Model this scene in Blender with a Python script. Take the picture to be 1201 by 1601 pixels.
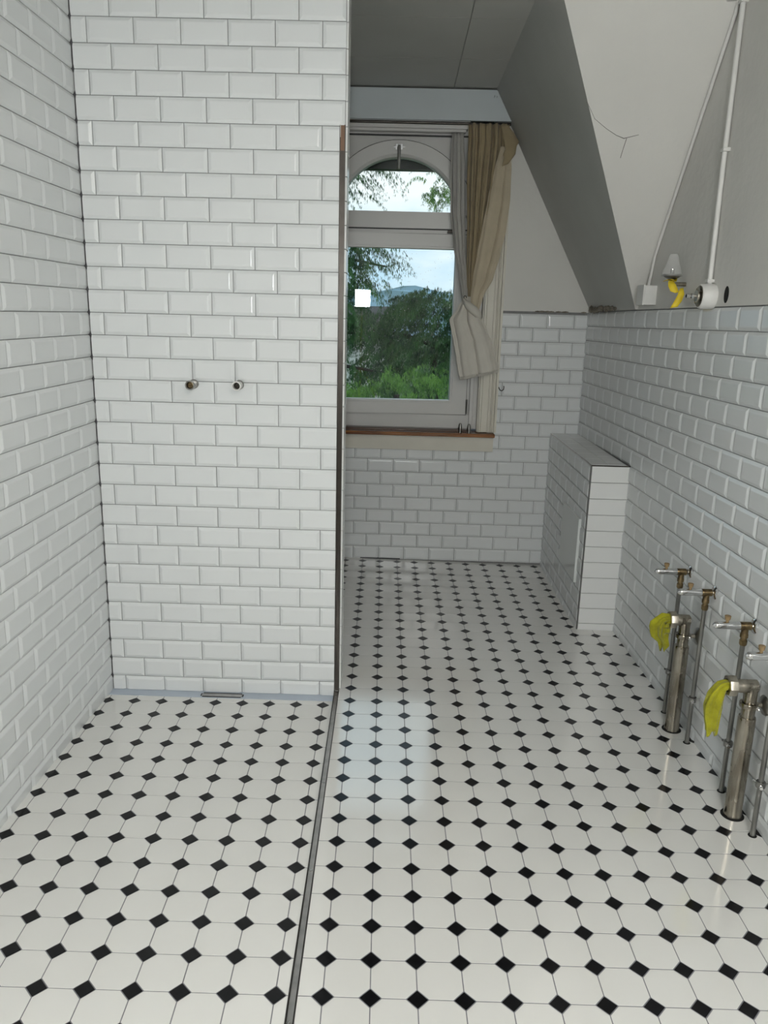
import bpy, bmesh, math, random
from mathutils import Vector, Matrix
random.seed(7)
for o in list(bpy.data.objects): bpy.data.objects.remove(o)
SC = bpy.context.scene
COL = SC.collection
V = Vector

# ------------------------------------------------------------------ camera
cam = bpy.data.objects.new('camera', bpy.data.cameras.new('camera'))
COL.objects.link(cam)
RIGHT = V((0.99950411, 0.01918791, 0.02496715))
DOWN = V((0.02890601, -0.2446244, -0.96918695))
FWD = V((-0.0124891, 0.96942804, -0.24505774))
M = Matrix.Identity(4)
for r in range(3):
    M[r][0] = RIGHT[r]; M[r][1] = -DOWN[r]; M[r][2] = -FWD[r]
M[0][3], M[1][3], M[2][3] = 0.95491, -2.79112, 1.39427
cam.matrix_world = M
cam.data.sensor_fit = 'VERTICAL'
cam.data.sensor_height = 32.0
cam.data.lens = 1220.95 * 32.0 / 1601.0
cam.data.clip_start = 0.02
cam.data.clip_end = 2000
SC.camera = cam

# ------------------------------------------------------------------ world, light levels, exposure
SKY_STRENGTH = 1.15
LAMP_STRENGTH = 265.0      # work light behind the camera
CEIL_STRENGTH = 60.0       # opal ceiling lamp behind the camera
EXPOSURE = 0.0
SC.view_settings.view_transform = 'Standard'
SC.view_settings.look = 'None'
SC.view_settings.gamma = 1.0
SC.view_settings.use_curve_mapping = False
SC.view_settings.exposure = EXPOSURE

w = bpy.data.worlds.new('sky'); SC.world = w; w.use_nodes = True
nt = w.node_tree; nt.nodes.clear()
tc = nt.nodes.new('ShaderNodeTexCoord')
nz = nt.nodes.new('ShaderNodeTexNoise'); nz.inputs['Scale'].default_value = 3.5
nz.inputs['Detail'].default_value = 6
mp = nt.nodes.new('ShaderNodeMapping'); mp.inputs['Scale'].default_value = (1, 1, 2.5)
cr = nt.nodes.new('ShaderNodeValToRGB')
cr.color_ramp.elements[0].position = 0.38; cr.color_ramp.elements[0].color = (0.42, 0.66, 0.85, 1)
cr.color_ramp.elements[1].position = 0.62; cr.color_ramp.elements[1].color = (0.90, 0.95, 0.98, 1)
bg = nt.nodes.new('ShaderNodeBackground'); bg.inputs['Strength'].default_value = SKY_STRENGTH
wo = nt.nodes.new('ShaderNodeOutputWorld')
nt.links.new(tc.outputs['Generated'], mp.inputs['Vector']); nt.links.new(mp.outputs['Vector'], nz.inputs['Vector'])
nt.links.new(nz.outputs['Fac'], cr.inputs['Fac']); nt.links.new(cr.outputs['Color'], bg.inputs['Color'])
nt.links.new(bg.outputs['Background'], wo.inputs['Surface'])

# ------------------------------------------------------------------ materials
def mat(name, col, rough=0.5, metal=0.0, spec=0.5, var=0.0, vscale=8.0, bump=0.0, bscale=60.0, col2=None, detail=4, coat=0.0, sheen=0.0, rvar=0.0, stretch=None, alpha_t=0.0):
    m = bpy.data.materials.new(name); m.use_nodes = True
    t = m.node_tree; b = t.nodes['Principled BSDF']
    b.inputs['Roughness'].default_value = rough; b.inputs['Metallic'].default_value = metal
    b.inputs['Specular IOR Level'].default_value = spec
    if coat: b.inputs['Coat Weight'].default_value = coat; b.inputs['Coat Roughness'].default_value = 0.09; b.inputs['Coat IOR'].default_value = 1.65
    if sheen: b.inputs['Sheen Weight'].default_value = sheen
    b.inputs['Base Color'].default_value = (*col, 1)
    need = var or bump or rvar or col2
    if need:
        c = t.nodes.new('ShaderNodeTexCoord')
        src = c.outputs['Object']
        if stretch:
            mm = t.nodes.new('ShaderNodeMapping'); mm.inputs['Scale'].default_value = stretch
            t.links.new(src, mm.inputs['Vector']); src = mm.outputs['Vector']
    if var or col2 or rvar:
        n = t.nodes.new('ShaderNodeTexNoise'); n.inputs['Scale'].default_value = vscale; n.inputs['Detail'].default_value = detail
        t.links.new(src, n.inputs['Vector'])
    if var or col2:
        r = t.nodes.new('ShaderNodeValToRGB')
        a = col; d = col2 if col2 else tuple(min(1, x * (1 - var)) for x in col)
        r.color_ramp.elements[0].position = 0.35; r.color_ramp.elements[0].color = (*d, 1)
        r.color_ramp.elements[1].position = 0.65; r.color_ramp.elements[1].color = (*a, 1)
        t.links.new(n.outputs['Fac'], r.inputs['Fac']); t.links.new(r.outputs['Color'], b.inputs['Base Color'])
    if rvar:
        q = t.nodes.new('ShaderNodeMapRange'); q.inputs['From Min'].default_value = 0.35; q.inputs['From Max'].default_value = 0.7
        q.inputs['To Min'].default_value = rough; q.inputs['To Max'].default_value = rough + rvar
        t.links.new(n.outputs['Fac'], q.inputs['Value']); t.links.new(q.outputs['Result'], b.inputs['Roughness'])
    if bump:
        n2 = t.nodes.new('ShaderNodeTexNoise'); n2.inputs['Scale'].default_value = bscale; n2.inputs['Detail'].default_value = 3
        t.links.new(src, n2.inputs['Vector'])
        bp = t.nodes.new('ShaderNodeBump'); bp.inputs['Strength'].default_value = bump; bp.inputs['Distance'].default_value = 0.01
        t.links.new(n2.outputs['Fac'], bp.inputs['Height']); t.links.new(bp.outputs['Normal'], b.inputs['Normal'])
    return m

def emis(name, col, s):
    m = bpy.data.materials.new(name); m.use_nodes = True
    b = m.node_tree.nodes['Principled BSDF']
    b.inputs['Base Color'].default_value = (*col, 1)
    b.inputs['Emission Color'].default_value = (*col, 1); b.inputs['Emission Strength'].default_value = s
    return m

def plasticmat(name, fac):
    m = bpy.data.materials.new(name); m.use_nodes = True
    t = m.node_tree; b = t.nodes['Principled BSDF']; o = t.nodes['Material Output']
    b.inputs['Base Color'].default_value = (0.8, 0.8, 0.79, 1); b.inputs['Roughness'].default_value = 0.12
    tr = t.nodes.new('ShaderNodeBsdfTransparent'); mx = t.nodes.new('ShaderNodeMixShader'); mx.inputs['Fac'].default_value = fac
    t.links.new(tr.outputs['BSDF'], mx.inputs[1]); t.links.new(b.outputs['BSDF'], mx.inputs[2]); t.links.new(mx.outputs['Shader'], o.inputs['Surface'])
    return m
def glassmat(name, tint=(1, 1, 1), gl=1.0, rough=0.0, ior=1.5):
    m = bpy.data.materials.new(name); m.use_nodes = True
    t = m.node_tree; t.nodes.clear()
    o = t.nodes.new('ShaderNodeOutputMaterial'); mx = t.nodes.new('ShaderNodeMixShader')
    tr = t.nodes.new('ShaderNodeBsdfTransparent'); tr.inputs['Color'].default_value = (*tint, 1)
    g = t.nodes.new('ShaderNodeBsdfGlossy'); g.inputs['Roughness'].default_value = rough
    f = t.nodes.new('ShaderNodeFresnel'); f.inputs['IOR'].default_value = ior
    t.links.new(f.outputs['Fac'], mx.inputs['Fac']); t.links.new(tr.outputs['BSDF'], mx.inputs[1]); t.links.new(g.outputs['BSDF'], mx.inputs[2])
    t.links.new(mx.outputs['Shader'], o.inputs['Surface'])
    return m

MT = {
 'tile': mat('white_glazed_tile', (0.715, 0.735, 0.738), 0.19, spec=0.5, bump=0.02, bscale=22),
 'tile_flat': mat('white_flat_tile', (0.74, 0.75, 0.74), 0.22, spec=0.5, bump=0.015, bscale=20),
 'grout': mat('grey_wall_grout', (0.245, 0.245, 0.245), 0.9, var=0.12, vscale=40),
 'octagon': mat('ivory_floor_tile', (0.755, 0.75, 0.72), 0.10, spec=0.5, coat=1.0, bump=0.025, bscale=14, rvar=0.05, vscale=10),
 'dot': mat('black_floor_tile', (0.005, 0.005, 0.006), 0.16, spec=0.3, bump=0.02, bscale=20),
 'fgrout': mat('grey_floor_grout', (0.20, 0.20, 0.22), 0.85, var=0.15, vscale=30),
 'plaster': mat('old_white_plaster', (0.70, 0.69, 0.655), 0.75, var=0.05, vscale=3, bump=0.15, bscale=35),
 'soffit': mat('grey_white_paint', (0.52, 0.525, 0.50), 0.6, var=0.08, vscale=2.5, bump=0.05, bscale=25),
 'ceil': mat('painted_ceiling_board', (0.50, 0.50, 0.475), 0.6, var=0.05, vscale=4, bump=0.03),
 'header': mat('blue_grey_board', (0.53, 0.58, 0.60), 0.55, var=0.05, vscale=3),
 'frame': mat('white_window_paint', (0.60, 0.595, 0.575), 0.35, var=0.03, vscale=5),
 'cream': mat('cream_casing_paint', (0.66, 0.635, 0.55), 0.4, var=0.06, vscale=6, bump=0.03, bscale=40),
 'wood': mat('varnished_brown_wood', (0.30, 0.115, 0.03), 0.25, col2=(0.13, 0.045, 0.015), vscale=6, stretch=(1, 12, 12)),
 'wooddark': mat('dark_wood', (0.07, 0.04, 0.025), 0.3),
 'steel': mat('brushed_steel', (0.50, 0.49, 0.48), 0.28, metal=1, var=0.2, vscale=30),
 'steeldark': mat('dark_bronze_steel', (0.065, 0.058, 0.052), 0.3, metal=1, var=0.2, vscale=20),
 'copper': mat('copper_film', (0.13, 0.085, 0.06), 0.3, metal=1),
 'chrome': mat('chrome', (0.72, 0.72, 0.72), 0.08, metal=1),
 'nickel': mat('aged_nickel', (0.48, 0.445, 0.38), 0.2, metal=1, col2=(0.22, 0.195, 0.155), vscale=18, rvar=0.2, stretch=(1.5, 1.5, 0.4), detail=6),
 'zinc': mat('dull_grey_pipe', (0.34, 0.335, 0.32), 0.3, metal=1, var=0.35, vscale=25, stretch=(1, 1, 0.25)),
 'brass': mat('tarnished_brass', (0.30, 0.22, 0.115), 0.3, metal=1, col2=(0.10, 0.07, 0.04), vscale=45),
 'cork': mat('cork', (0.30, 0.205, 0.10), 0.9, var=0.4, vscale=90),
 'rag': mat('yellow_green_cloth', (0.38, 0.37, 0.008), 0.9, var=0.35, vscale=30, sheen=0.2, bump=0.25, bscale=120),
 'tape': mat('yellow_tape', (0.80, 0.60, 0.03), 0.5),
 'membrane': mat('pale_blue_sealing_strip', (0.48, 0.54, 0.62), 0.45, var=0.05),
 'trim': mat('grey_edge_trim', (0.16, 0.16, 0.155), 0.45, metal=0.6),
 'joint': mat('open_dark_joint', (0.075, 0.075, 0.08), 0.9),
 'black': mat('black_hole', (0.006, 0.006, 0.006), 0.9),
 'nearblack': mat('near_black', (0.02, 0.02, 0.02), 0.5),
 'white_plastic': mat('white_plastic', (0.72, 0.715, 0.69), 0.35, var=0.06, vscale=20),
 'conduit': mat('white_painted_conduit', (0.74, 0.735, 0.71), 0.35, var=0.05, vscale=14),
 'creamcloth': mat('cream_curtain_cloth', (0.54, 0.47, 0.345), 0.9, var=0.10, vscale=12, sheen=0.1, bump=0.1, bscale=300),
 'beige': mat('beige_curtain_cloth', (0.36, 0.29, 0.175), 0.9, var=0.15, vscale=12, sheen=0.1, bump=0.1, bscale=300),
 'sheer': mat('grey_white_curtain_cloth', (0.46, 0.45, 0.42), 0.9, var=0.06, vscale=14, bump=0.1, bscale=300),
 'lining': mat('off_white_lining_cloth', (0.62, 0.595, 0.53), 0.9, var=0.05, vscale=14, bump=0.1, bscale=300),
 'panel_glass': mat('white_glossy_cover', (0.70, 0.73, 0.715), 0.08, spec=0.5),
 'pane': glassmat('window_glass', (0.97, 1.0, 0.99), ior=1.3),
 'drop': plasticmat('rain_drop', 0.55),
 'clear': plasticmat('clear_plastic', 0.22),
 'debris': mat('broken_mortar', (0.13, 0.115, 0.09), 0.95, col2=(0.30, 0.27, 0.22), vscale=35, bump=0.6, bscale=60),
 'crack': mat('crack_dirt', (0.16, 0.15, 0.14), 0.95),
 'pencil': mat('pencil_mark', (0.12, 0.12, 0.13), 0.9),
 'iron': mat('dark_iron', (0.04, 0.035, 0.03), 0.4, metal=0.8),
 'leaf': mat('conifer_green', (0.055, 0.145, 0.030), 0.65, col2=(0.008, 0.032, 0.010), vscale=4.0, detail=5),
 'leaf2': mat('fresh_conifer_green', (0.17, 0.33, 0.05), 0.65, col2=(0.03, 0.10, 0.015), vscale=4.5, detail=5),
 'bark': mat('dark_bark', (0.035, 0.027, 0.02), 0.9, var=0.4, vscale=12),
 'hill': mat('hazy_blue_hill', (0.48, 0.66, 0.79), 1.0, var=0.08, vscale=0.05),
 'render': mat('white_house_render', (0.70, 0.68, 0.62), 0.9, var=0.05, vscale=2),
 'roof': mat('dark_roof', (0.05, 0.045, 0.04), 0.8, var=0.3, vscale=6),
 'meadow': mat('garden_grass', (0.06, 0.12, 0.03), 1.0, var=0.4, vscale=2),
 'lamp_black': mat('black_lamp_housing', (0.03, 0.03, 0.03), 0.5),
 'lamp_yellow': mat('yellow_tripod', (0.6, 0.42, 0.03), 0.4),
 'led': emis('led_panel', (0.96, 1.0, 1.0), LAMP_STRENGTH),
 'opal': emis('opal_lamp_glass', (1.0, 0.965, 0.91), CEIL_STRENGTH),
}

# ------------------------------------------------------------------ mesh helpers
def link(name, me, m, parent=None, label=None, cat=None, group=None, kind=None, smooth=False):
    o = bpy.data.objects.new(name, me); COL.objects.link(o)
    if m is not None and not me.materials: me.materials.append(MT[m])
    if parent is not None: o.parent = parent
    if label: o['label'] = label
    if cat: o['category'] = cat
    if group: o['group'] = group
    if kind: o['kind'] = kind
    if smooth:
        for p in me.polygons: p.use_smooth = True
    return o
def empty(name, loc, label, cat, group=None, kind=None):
    o = bpy.data.objects.new(name, None); COL.objects.link(o); o.location = loc
    o['label'] = label; o['category'] = cat
    if group: o['group'] = group
    if kind: o['kind'] = kind
    return o
def me_of(bm, name='m'):
    bmesh.ops.recalc_face_normals(bm, faces=bm.faces)
    me = bpy.data.meshes.new(name); bm.to_mesh(me); bm.free(); return me
def box(bm, x0, x1, y0, y1, z0, z1):
    vs = [bm.verts.new(c) for c in ((x0,y0,z0),(x1,y0,z0),(x1,y1,z0),(x0,y1,z0),(x0,y0,z1),(x1,y0,z1),(x1,y1,z1),(x0,y1,z1))]
    for f in ((0,3,2,1),(4,5,6,7),(0,1,5,4),(1,2,6,5),(2,3,7,6),(3,0,4,7)): bm.faces.new([vs[i] for i in f])
    return vs
def boxes(*bs, bevel=0.0):
    bm = bmesh.new()
    for b in bs: box(bm, *b)
    if bevel: bmesh.ops.bevel(bm, geom=bm.edges[:], offset=bevel, segments=2, affect='EDGES', profile=0.5)
    return me_of(bm)
def prism(bm, pts, off):
    """closed polygon pts (3d) extruded by vector off"""
    a = [bm.verts.new(p) for p in pts]; b = [bm.verts.new(V(p) + V(off)) for p in pts]
    bm.faces.new(a); bm.faces.new(b[::-1])
    n = len(a)
    for i in range(n): bm.faces.new([a[i], b[i], b[(i+1) % n], a[(i+1) % n]])
def frame_of(d):
    d = V(d).normalized(); u = V((0,0,1)) if abs(d.z) < 0.9 else V((1,0,0))
    x = d.cross(u).normalized(); return x, d.cross(x).normalized()
def tube(bm, pts, rad, seg=14, cap=True):
    """swept tube; rad is a number or a list"""
    pts = [V(p) for p in pts]; n = len(pts); rs = rad if isinstance(rad, (list, tuple)) else [rad]*n
    rings = []; x = None
    for i, p in enumerate(pts):
        d = (pts[min(i+1, n-1)] - pts[max(i-1, 0)])
        if d.length < 1e-9: d = V((0,0,1))
        d.normalize()
        if x is None: x, y = frame_of(d)
        else:
            x = (x - d*x.dot(d)).normalized(); y = d.cross(x)
        y = d.cross(x)
        rings.append([bm.verts.new(p + (x*math.cos(2*math.pi*k/seg) + y*math.sin(2*math.pi*k/seg))*max(rs[i], 1e-5)) for k in range(seg)])
    for a, b in zip(rings, rings[1:]):
        for k in range(seg): bm.faces.new([a[k], a[(k+1)%seg], b[(k+1)%seg], b[k]])
    if cap: bm.faces.new(rings[0][::-1]); bm.faces.new(rings[-1])
def lathe(bm, p0, d, prof, seg=20):
    """profile list of (distance along axis, radius)"""
    d = V(d).normalized(); tubepts = [V(p0)+d*a for a, r in prof]
    x, y = frame_of(d); rings = []
    for (a, r), p in zip(prof, tubepts):
        rings.append([bm.verts.new(p + (x*math.cos(2*math.pi*k/seg) + y*math.sin(2*math.pi*k/seg))*max(r, 1e-5)) for k in range(seg)])
    for a, b in zip(rings, rings[1:]):
        for k in range(seg): bm.faces.new([a[k], a[(k+1)%seg], b[(k+1)%seg], b[k]])
    bm.faces.new(rings[0][::-1]); bm.faces.new(rings[-1])
def mk(fn, *a, **k):
    bm = bmesh.new(); fn(bm, *a, **k); return me_of(bm)
def shade(me, ang=35):
    for p in me.polygons: p.use_smooth = True
    try: me.set_sharp_from_angle(angle=math.radians(ang))
    except Exception: pass
    return me
def T(bm_me, *a, **k): return shade(mk(tube, *a, **k))
def tubeme(*a, **k): return shade(mk(tube, *a, **k))
def latheme(*a, **k): return shade(mk(lathe, *a, **k))

# ------------------------------------------------------------------ tiles
TW, TH = 0.15198, 0.0765           # pitch of the bevelled wall tiles
GAP = 0.0022
def tile_mesh(w0, w1, t0, t1, flat=False):
    """bevelled tile with its factory size cut back to [w0,w1]x[t0,t1] (local, lower left of the full tile = 0,0)"""
    bm = bmesh.new()
    a = GAP/2
    loops = ([(0, -0.001), (0, 0.0028), (0.0010, 0.0038), (0.0105, 0.0084), (0.0130, 0.0088)] if not flat
             else [(0, -0.001), (0, 0.0050), (0.0012, 0.0062), (0.0016, 0.0063)])
    rings = []
    for ins, h in loops:
        x0, x1, y0, y1 = a+ins, TW-a-ins, a+ins, TH-a-ins
        rings.append([bm.verts.new(c) for c in ((x0,y0,h),(x1,y0,h),(x1,y1,h),(x0,y1,h))])
    for p, q in zip(rings, rings[1:]):
        for k in range(4): bm.faces.new([p[k], p[(k+1)%4], q[(k+1)%4], q[k]])
    bm.faces.new(rings[-1]); bm.faces.new(rings[0][::-1])
    eps = 1e-4
    for co, no, on in (((w0,0,0),(-1,0,0), w0 > eps), ((w1,0,0),(1,0,0), w1 < TW-eps), ((0,t0,0),(0,-1,0), t0 > eps), ((0,t1,0),(0,1,0), t1 < TH-eps)):
        if on:
            r = bmesh.ops.bisect_plane(bm, geom=bm.verts[:]+bm.edges[:]+bm.faces[:], plane_co=co, plane_no=no, clear_outer=True)
            ed = [e for e in r['geom_cut'] if isinstance(e, bmesh.types.BMEdge)]
            if ed: bmesh.ops.holes_fill(bm, edges=ed, sides=0)
    return me_of(bm, 'tile')
CACHE = {}
def tile_cached(w0, w1, t0, t1, flat, m):
    key = (round(w0,4), round(w1,4), round(t0,4), round(t1,4), flat, m)
    if key not in CACHE:
        me = tile_mesh(w0, w1, t0, t1, flat); me.materials.append(MT[m]); CACHE[key] = me
    return CACHE[key]
def tile_field(parent, org, e1, e2, n, rows, bounds, name='wall_tile', flat=False, m='tile', limit=290, keep=None, tilt=0.0022, pref=None):
    """rows: list of (t_bottom, s_offset); bounds(t_mid)->(s_min,s_max,t_min,t_max). Whole and cut tiles, each an object;
    those past the limit (or outside keep) are joined in one stuff part."""
    e1, e2, n = V(e1).normalized(), V(e2), V(n).normalized()
    e2 = (e2 - e1*e2.dot(e1)).normalized(); n = e1.cross(e2) if e1.cross(e2).dot(n) > 0 else -e1.cross(e2)
    flip = e1.cross(e2).dot(n) < 0
    items = []
    for tb, off in rows:
        smin, smax, tmin, tmax = bounds(tb + TH/2)
        t0, t1 = max(0, tmin - tb), min(TH, tmax - tb)
        if t1 - t0 < 0.006: continue
        k = math.floor((smin - off)/TW)
        while off + k*TW < smax - 0.004:
            s = off + k*TW; k += 1
            w0, w1 = max(0, smin - s), min(TW, smax - s)
            if w1 - w0 < 0.006: continue
            items.append((s, tb, w0, w1, t0, t1))
    def mw(s, tb, w0, w1, t0, t1, jitter=True):
        X = e1 if not flip else e1
        Mx = Matrix.Identity(4)
        for r in range(3):
            Mx[r][0] = e1[r]; Mx[r][1] = e2[r]; Mx[r][2] = (n[r])
        c = V(org) + e1*s + e2*tb
        Mx.translation = c
        if jitter and tilt:
            cx = V(((w0+w1)/2, (t0+t1)/2, 0))
            J = Matrix.Translation(cx) @ Matrix.Rotation(random.gauss(0, tilt), 4, 'X') @ Matrix.Rotation(random.gauss(0, tilt), 4, 'Y') @ Matrix.Translation(-cx)
            Mx = Mx @ J
        return Mx
    scored = []
    for it in items:
        s, tb, w0, w1, t0, t1 = it
        c = V(org) + e1*(s + (w0+w1)/2) + e2*(tb + (t0+t1)/2)
        inside = keep(c) if keep else True
        scored.append((0 if inside else 1, pref(c) if pref else 0, it))
    scored.sort(key=lambda q: (q[0], q[1]))
    rest = []
    for i, (outq, _, it) in enumerate(scored):
        if outq or i >= limit: rest.append(it); continue
        me = tile_cached(it[2], it[3], it[4], it[5], flat, m)
        o = bpy.data.objects.new(name, me); COL.objects.link(o); o.parent = parent; o.matrix_basis = mw(*it)
    if rest:
        bm = bmesh.new()
        for it in rest:
            me = tile_cached(it[2], it[3], it[4], it[5], flat, m); k0 = len(bm.verts)
            bm.from_mesh(me); bm.verts.ensure_lookup_table()
            Mx = mw(*it)
            for v in bm.verts[k0:]: v.co = Mx @ v.co
        me = bpy.data.meshes.new('tiles'); bm.to_mesh(me); bm.free()
        link(name + 's_beyond', me, m, parent, kind='stuff')
CAMP = V((0.955, -2.791, 1.394))
def near(c): return (c - CAMP).length
def inview(c, mg=1.06):
    d = c - CAMP; z = d.dot(FWD)
    if z < 0.05: return False
    return abs(d.dot(RIGHT)/z*1220.95) < 600*mg + 30 and abs(d.dot(DOWN)/z*1220.95) < 800*mg + 30

XL = -0.135                       # left wall face
YW = 1.7154                       # window wall face
CZ = 2.54                         # ceiling
Y_NEAR = -4.8
TILT, TH0 = -0.01208, 0.017613    # slight slope and turn of the floor grid
def fz(x): return -0.03475 + TILT*(x - 0.8)
def xr(y): return 2.0089 + 0.0205*(YW - y)     # right wall face

# ------------------------------------------------------------------ floors
fl = link('floor', boxes((XL-0.2, 2.4, Y_NEAR-0.2, 2.0, -0.25, -0.10)), 'fgrout', None, 'white octagon tile floor with small black squares, right of the steel channel', 'floor', kind='structure')
bm = bmesh.new()
GR = 0.0023
def quad_slab(bm, pts, dz):
    prism(bm, pts, (0, 0, dz))
def FP(x, y): return (x, y, fz(x) + 0.0003)
chL = lambda y: 0.7425 - 0.0112*y      # steel channel, left and right edge
chR = lambda y: 0.7605 - 0.0118*y
quad_slab(bm, [FP(chR(Y_NEAR), Y_NEAR), FP(xr(Y_NEAR), Y_NEAR), FP(xr(YW), YW), FP(XL, YW), FP(XL, 0.11), FP(0.76, 0.11), FP(chR(0), 0.0)], -0.08)
gb = me_of(bm); gb.materials.append(MT['fgrout'])
link('grout_bed', gb, 'fgrout', fl)
sf = link('floor_shower', boxes((XL-0.1, 0.74, Y_NEAR, 0.0, -0.25, -0.13)), 'fgrout', None, 'sloping shower floor of white octagon and black square tiles, left of the steel channel', 'floor', kind='structure')
YS0, YS1, ZS1 = -1.42, -0.09, -0.0572
def sz(x, y):
    if y <= YS0: return fz(x)
    t = (y - YS0)/(YS1 - YS0); return fz(x)*(1-t) + ZS1*t
bm = bmesh.new()
gyv = [Y_NEAR, -3.0, -2.0] + [YS0 + (-0.005-YS0)*k/16 for k in range(17)]
grid = [[bm.verts.new((XL + (chL(y)-XL)*i/10, y, sz(XL + (chL(y)-XL)*i/10, y) - 0.0002)) for i in range(11)] for y in gyv]
for ra, rb_ in zip(grid, grid[1:]):
    for i in range(10): bm.faces.new([ra[i], ra[i+1], rb_[i+1], rb_[i]])
link('grout_bed', me_of(bm), 'fgrout', sf)

P = 0.10254; HD = 0.0240
def clip(poly, a, b, c):
    """keep a*x+b*y<=c"""
    out = []
    for i in range(len(poly)):
        p, q = poly[i], poly[(i+1) % len(poly)]
        dp, dq = a*p[0]+b*p[1]-c, a*q[0]+b*q[1]-c
        if dp <= 0: out.append(p)
        if dp*dq < 0:
            t = dp/(dp-dq); out.append((p[0]+(q[0]-p[0])*t, p[1]+(q[1]-p[1])*t))
    return out
def poly_area(p): return 0.5*sum(p[i][0]*p[(i+1)%len(p)][1]-p[(i+1)%len(p)][0]*p[i][1] for i in range(len(p)))
def flat_tile(poly, m):
    bm = bmesh.new(); n = len(poly)
    cx = sum(p[0] for p in poly)/n; cy = sum(p[1] for p in poly)/n
    R = max(math.hypot(p[0]-cx, p[1]-cy) for p in poly)
    rings = []
    for ins, h in ((0, -0.004), (0, 0.0008), (0.0006, 0.0012)):
        k = 1 - ins/R*1.3
        rings.append([bm.verts.new((cx+(p[0]-cx)*k, cy+(p[1]-cy)*k, h)) for p in poly])
    for a, b in zip(rings, rings[1:]):
        for i in range(n): bm.faces.new([a[i], a[(i+1)%n], b[(i+1)%n], b[i]])
    bm.faces.new(rings[-1])
    me = me_of(bm, 'floor_tile'); me.materials.append(MT[m]); return me
h = P/2 - GR/2
cc = P - HD - 0.0022 - h
OCT = [(h, -cc), (h, cc), (cc, h), (-cc, h), (-h, cc), (-h, -cc), (-cc, -h), (cc, -h)]
DOT = [(HD-0.0012, 0), (0, HD-0.0012), (-HD+0.0012, 0), (0, -HD+0.0012)]
FULL = {'octagon': flat_tile(OCT, 'octagon'), 'dot': flat_tile(DOT, 'dot')}
ct, st = math.cos(TH0), math.sin(TH0)
GX, GY = 0.83164, -1.41690
def g2w(i, j): return GX + ct*i*P - st*j*P, GY + st*i*P + ct*j*P
SLOPE_S = math.atan((ZS1 - fz(0.3))/(YS1 - YS0))
def w2l(c, p): dx, dy = p[0]-c[0], p[1]-c[1]; return (ct*dx+st*dy, -st*dx+ct*dy)
def place_floor(parent, shower):
    lists = {'octagon': [], 'dot': []}
    for i in range(-16, 16):
        for j in range(-33, 33):
            for kind, c, base in (('octagon', g2w(i+0.5, j+0.5), OCT), ('dot', g2w(i, j), DOT)):
                wp = [(c[0]+ct*x-st*y, c[1]+st*x+ct*y) for x, y in base]
                if shower:
                    reg = [(-1, 0, -XL-0.002), (1, 0.0112, 0.7425-0.001), (0, 1, -0.053), (0, -1, 4.6)]
                elif c[1] < 0.0:
                    reg = [(-1, -0.0118, -0.7605-0.001), (1, 0.0205, 2.0089+0.0205*YW-0.003), (0, -1, 4.6)]
                    if c[1] > -0.06: reg.append((0, 1, 0.06) if c[0] > 0.80 else (0, 1, 0.06))
                    reg = reg[:3]
                else:
                    reg = [(1, 0.0205, 2.0089+0.0205*YW-0.003), (0, 1, YW-0.003)]
                    if c[0] < 0.765 and c[1] < 0.125: reg.append((-1, 0, -0.7615))
                    elif c[0] < 0.765: reg.append((0, -1, -0.112)); reg.append((-1, 0, -0.30))
                    else: reg.append((-1, 0, -0.30) if c[1] > 0.2 else (-1, 0, -0.766))
                    if c[1] > 0.74 and c[0] < 1.9: reg.append((1, 0, 1.851))
                    elif c[1] > 0.74: continue
                q = wp
                for a, b, cst in reg:
                    q = clip(q, a, b, cst)
                    if len(q) < 3: break
                if len(q) < 3 or abs(poly_area(q)) < 4e-5: continue
                z = sz(*c) if shower else fz(c[0])
                wc = V((c[0], c[1], z))
                full = len(q) == len(wp) and all(abs(a[0]-b[0])+abs(a[1]-b[1]) < 1e-9 for a, b in zip(q, wp))
                lists[kind].append((0 if inview(wc) else 1, near(wc), c, z, None if full else [w2l(c, p) for p in q]))
    for kind, L in lists.items():
        L.sort(key=lambda q: (q[0], q[1])); rest = bmesh.new(); any_rest = False
        for n_, (outq, _, c, z, q) in enumerate(L):
            ry = -math.atan(TILT)
            rx = SLOPE_S if (shower and c[1] > YS0) else 0
            if shower and c[1] > YS0: ry *= (1 - (c[1]-YS0)/(YS1-YS0))
            Mx = Matrix.Translation((c[0], c[1], z)) @ Matrix.Rotation(ry + random.gauss(0, .0012), 4, 'Y') @ Matrix.Rotation(rx + random.gauss(0, .0012), 4, 'X') @ Matrix.Rotation(TH0, 4, 'Z')
            me = FULL[kind] if q is None else flat_tile(q, kind)
            if outq or n_ >= 295:
                k0 = len(rest.verts); rest.from_mesh(me); rest.verts.ensure_lookup_table()
                for v in rest.verts[k0:]: v.co = Mx @ v.co
                any_rest = True
            else:
                o = bpy.data.objects.new('octagon_tile' if kind == 'octagon' else 'black_square_tile', me)
                COL.objects.link(o); o.parent = parent; o.matrix_basis = Mx
        if any_rest:
            me = bpy.data.meshes.new('rest'); rest.to_mesh(me); me.materials.append(MT[kind])
            link('octagon_tiles_beyond' if kind == 'octagon' else 'black_square_tiles_beyond', me, None, parent, kind='stuff')
        rest.free()
place_floor(fl, False)
place_floor(sf, True)
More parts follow.
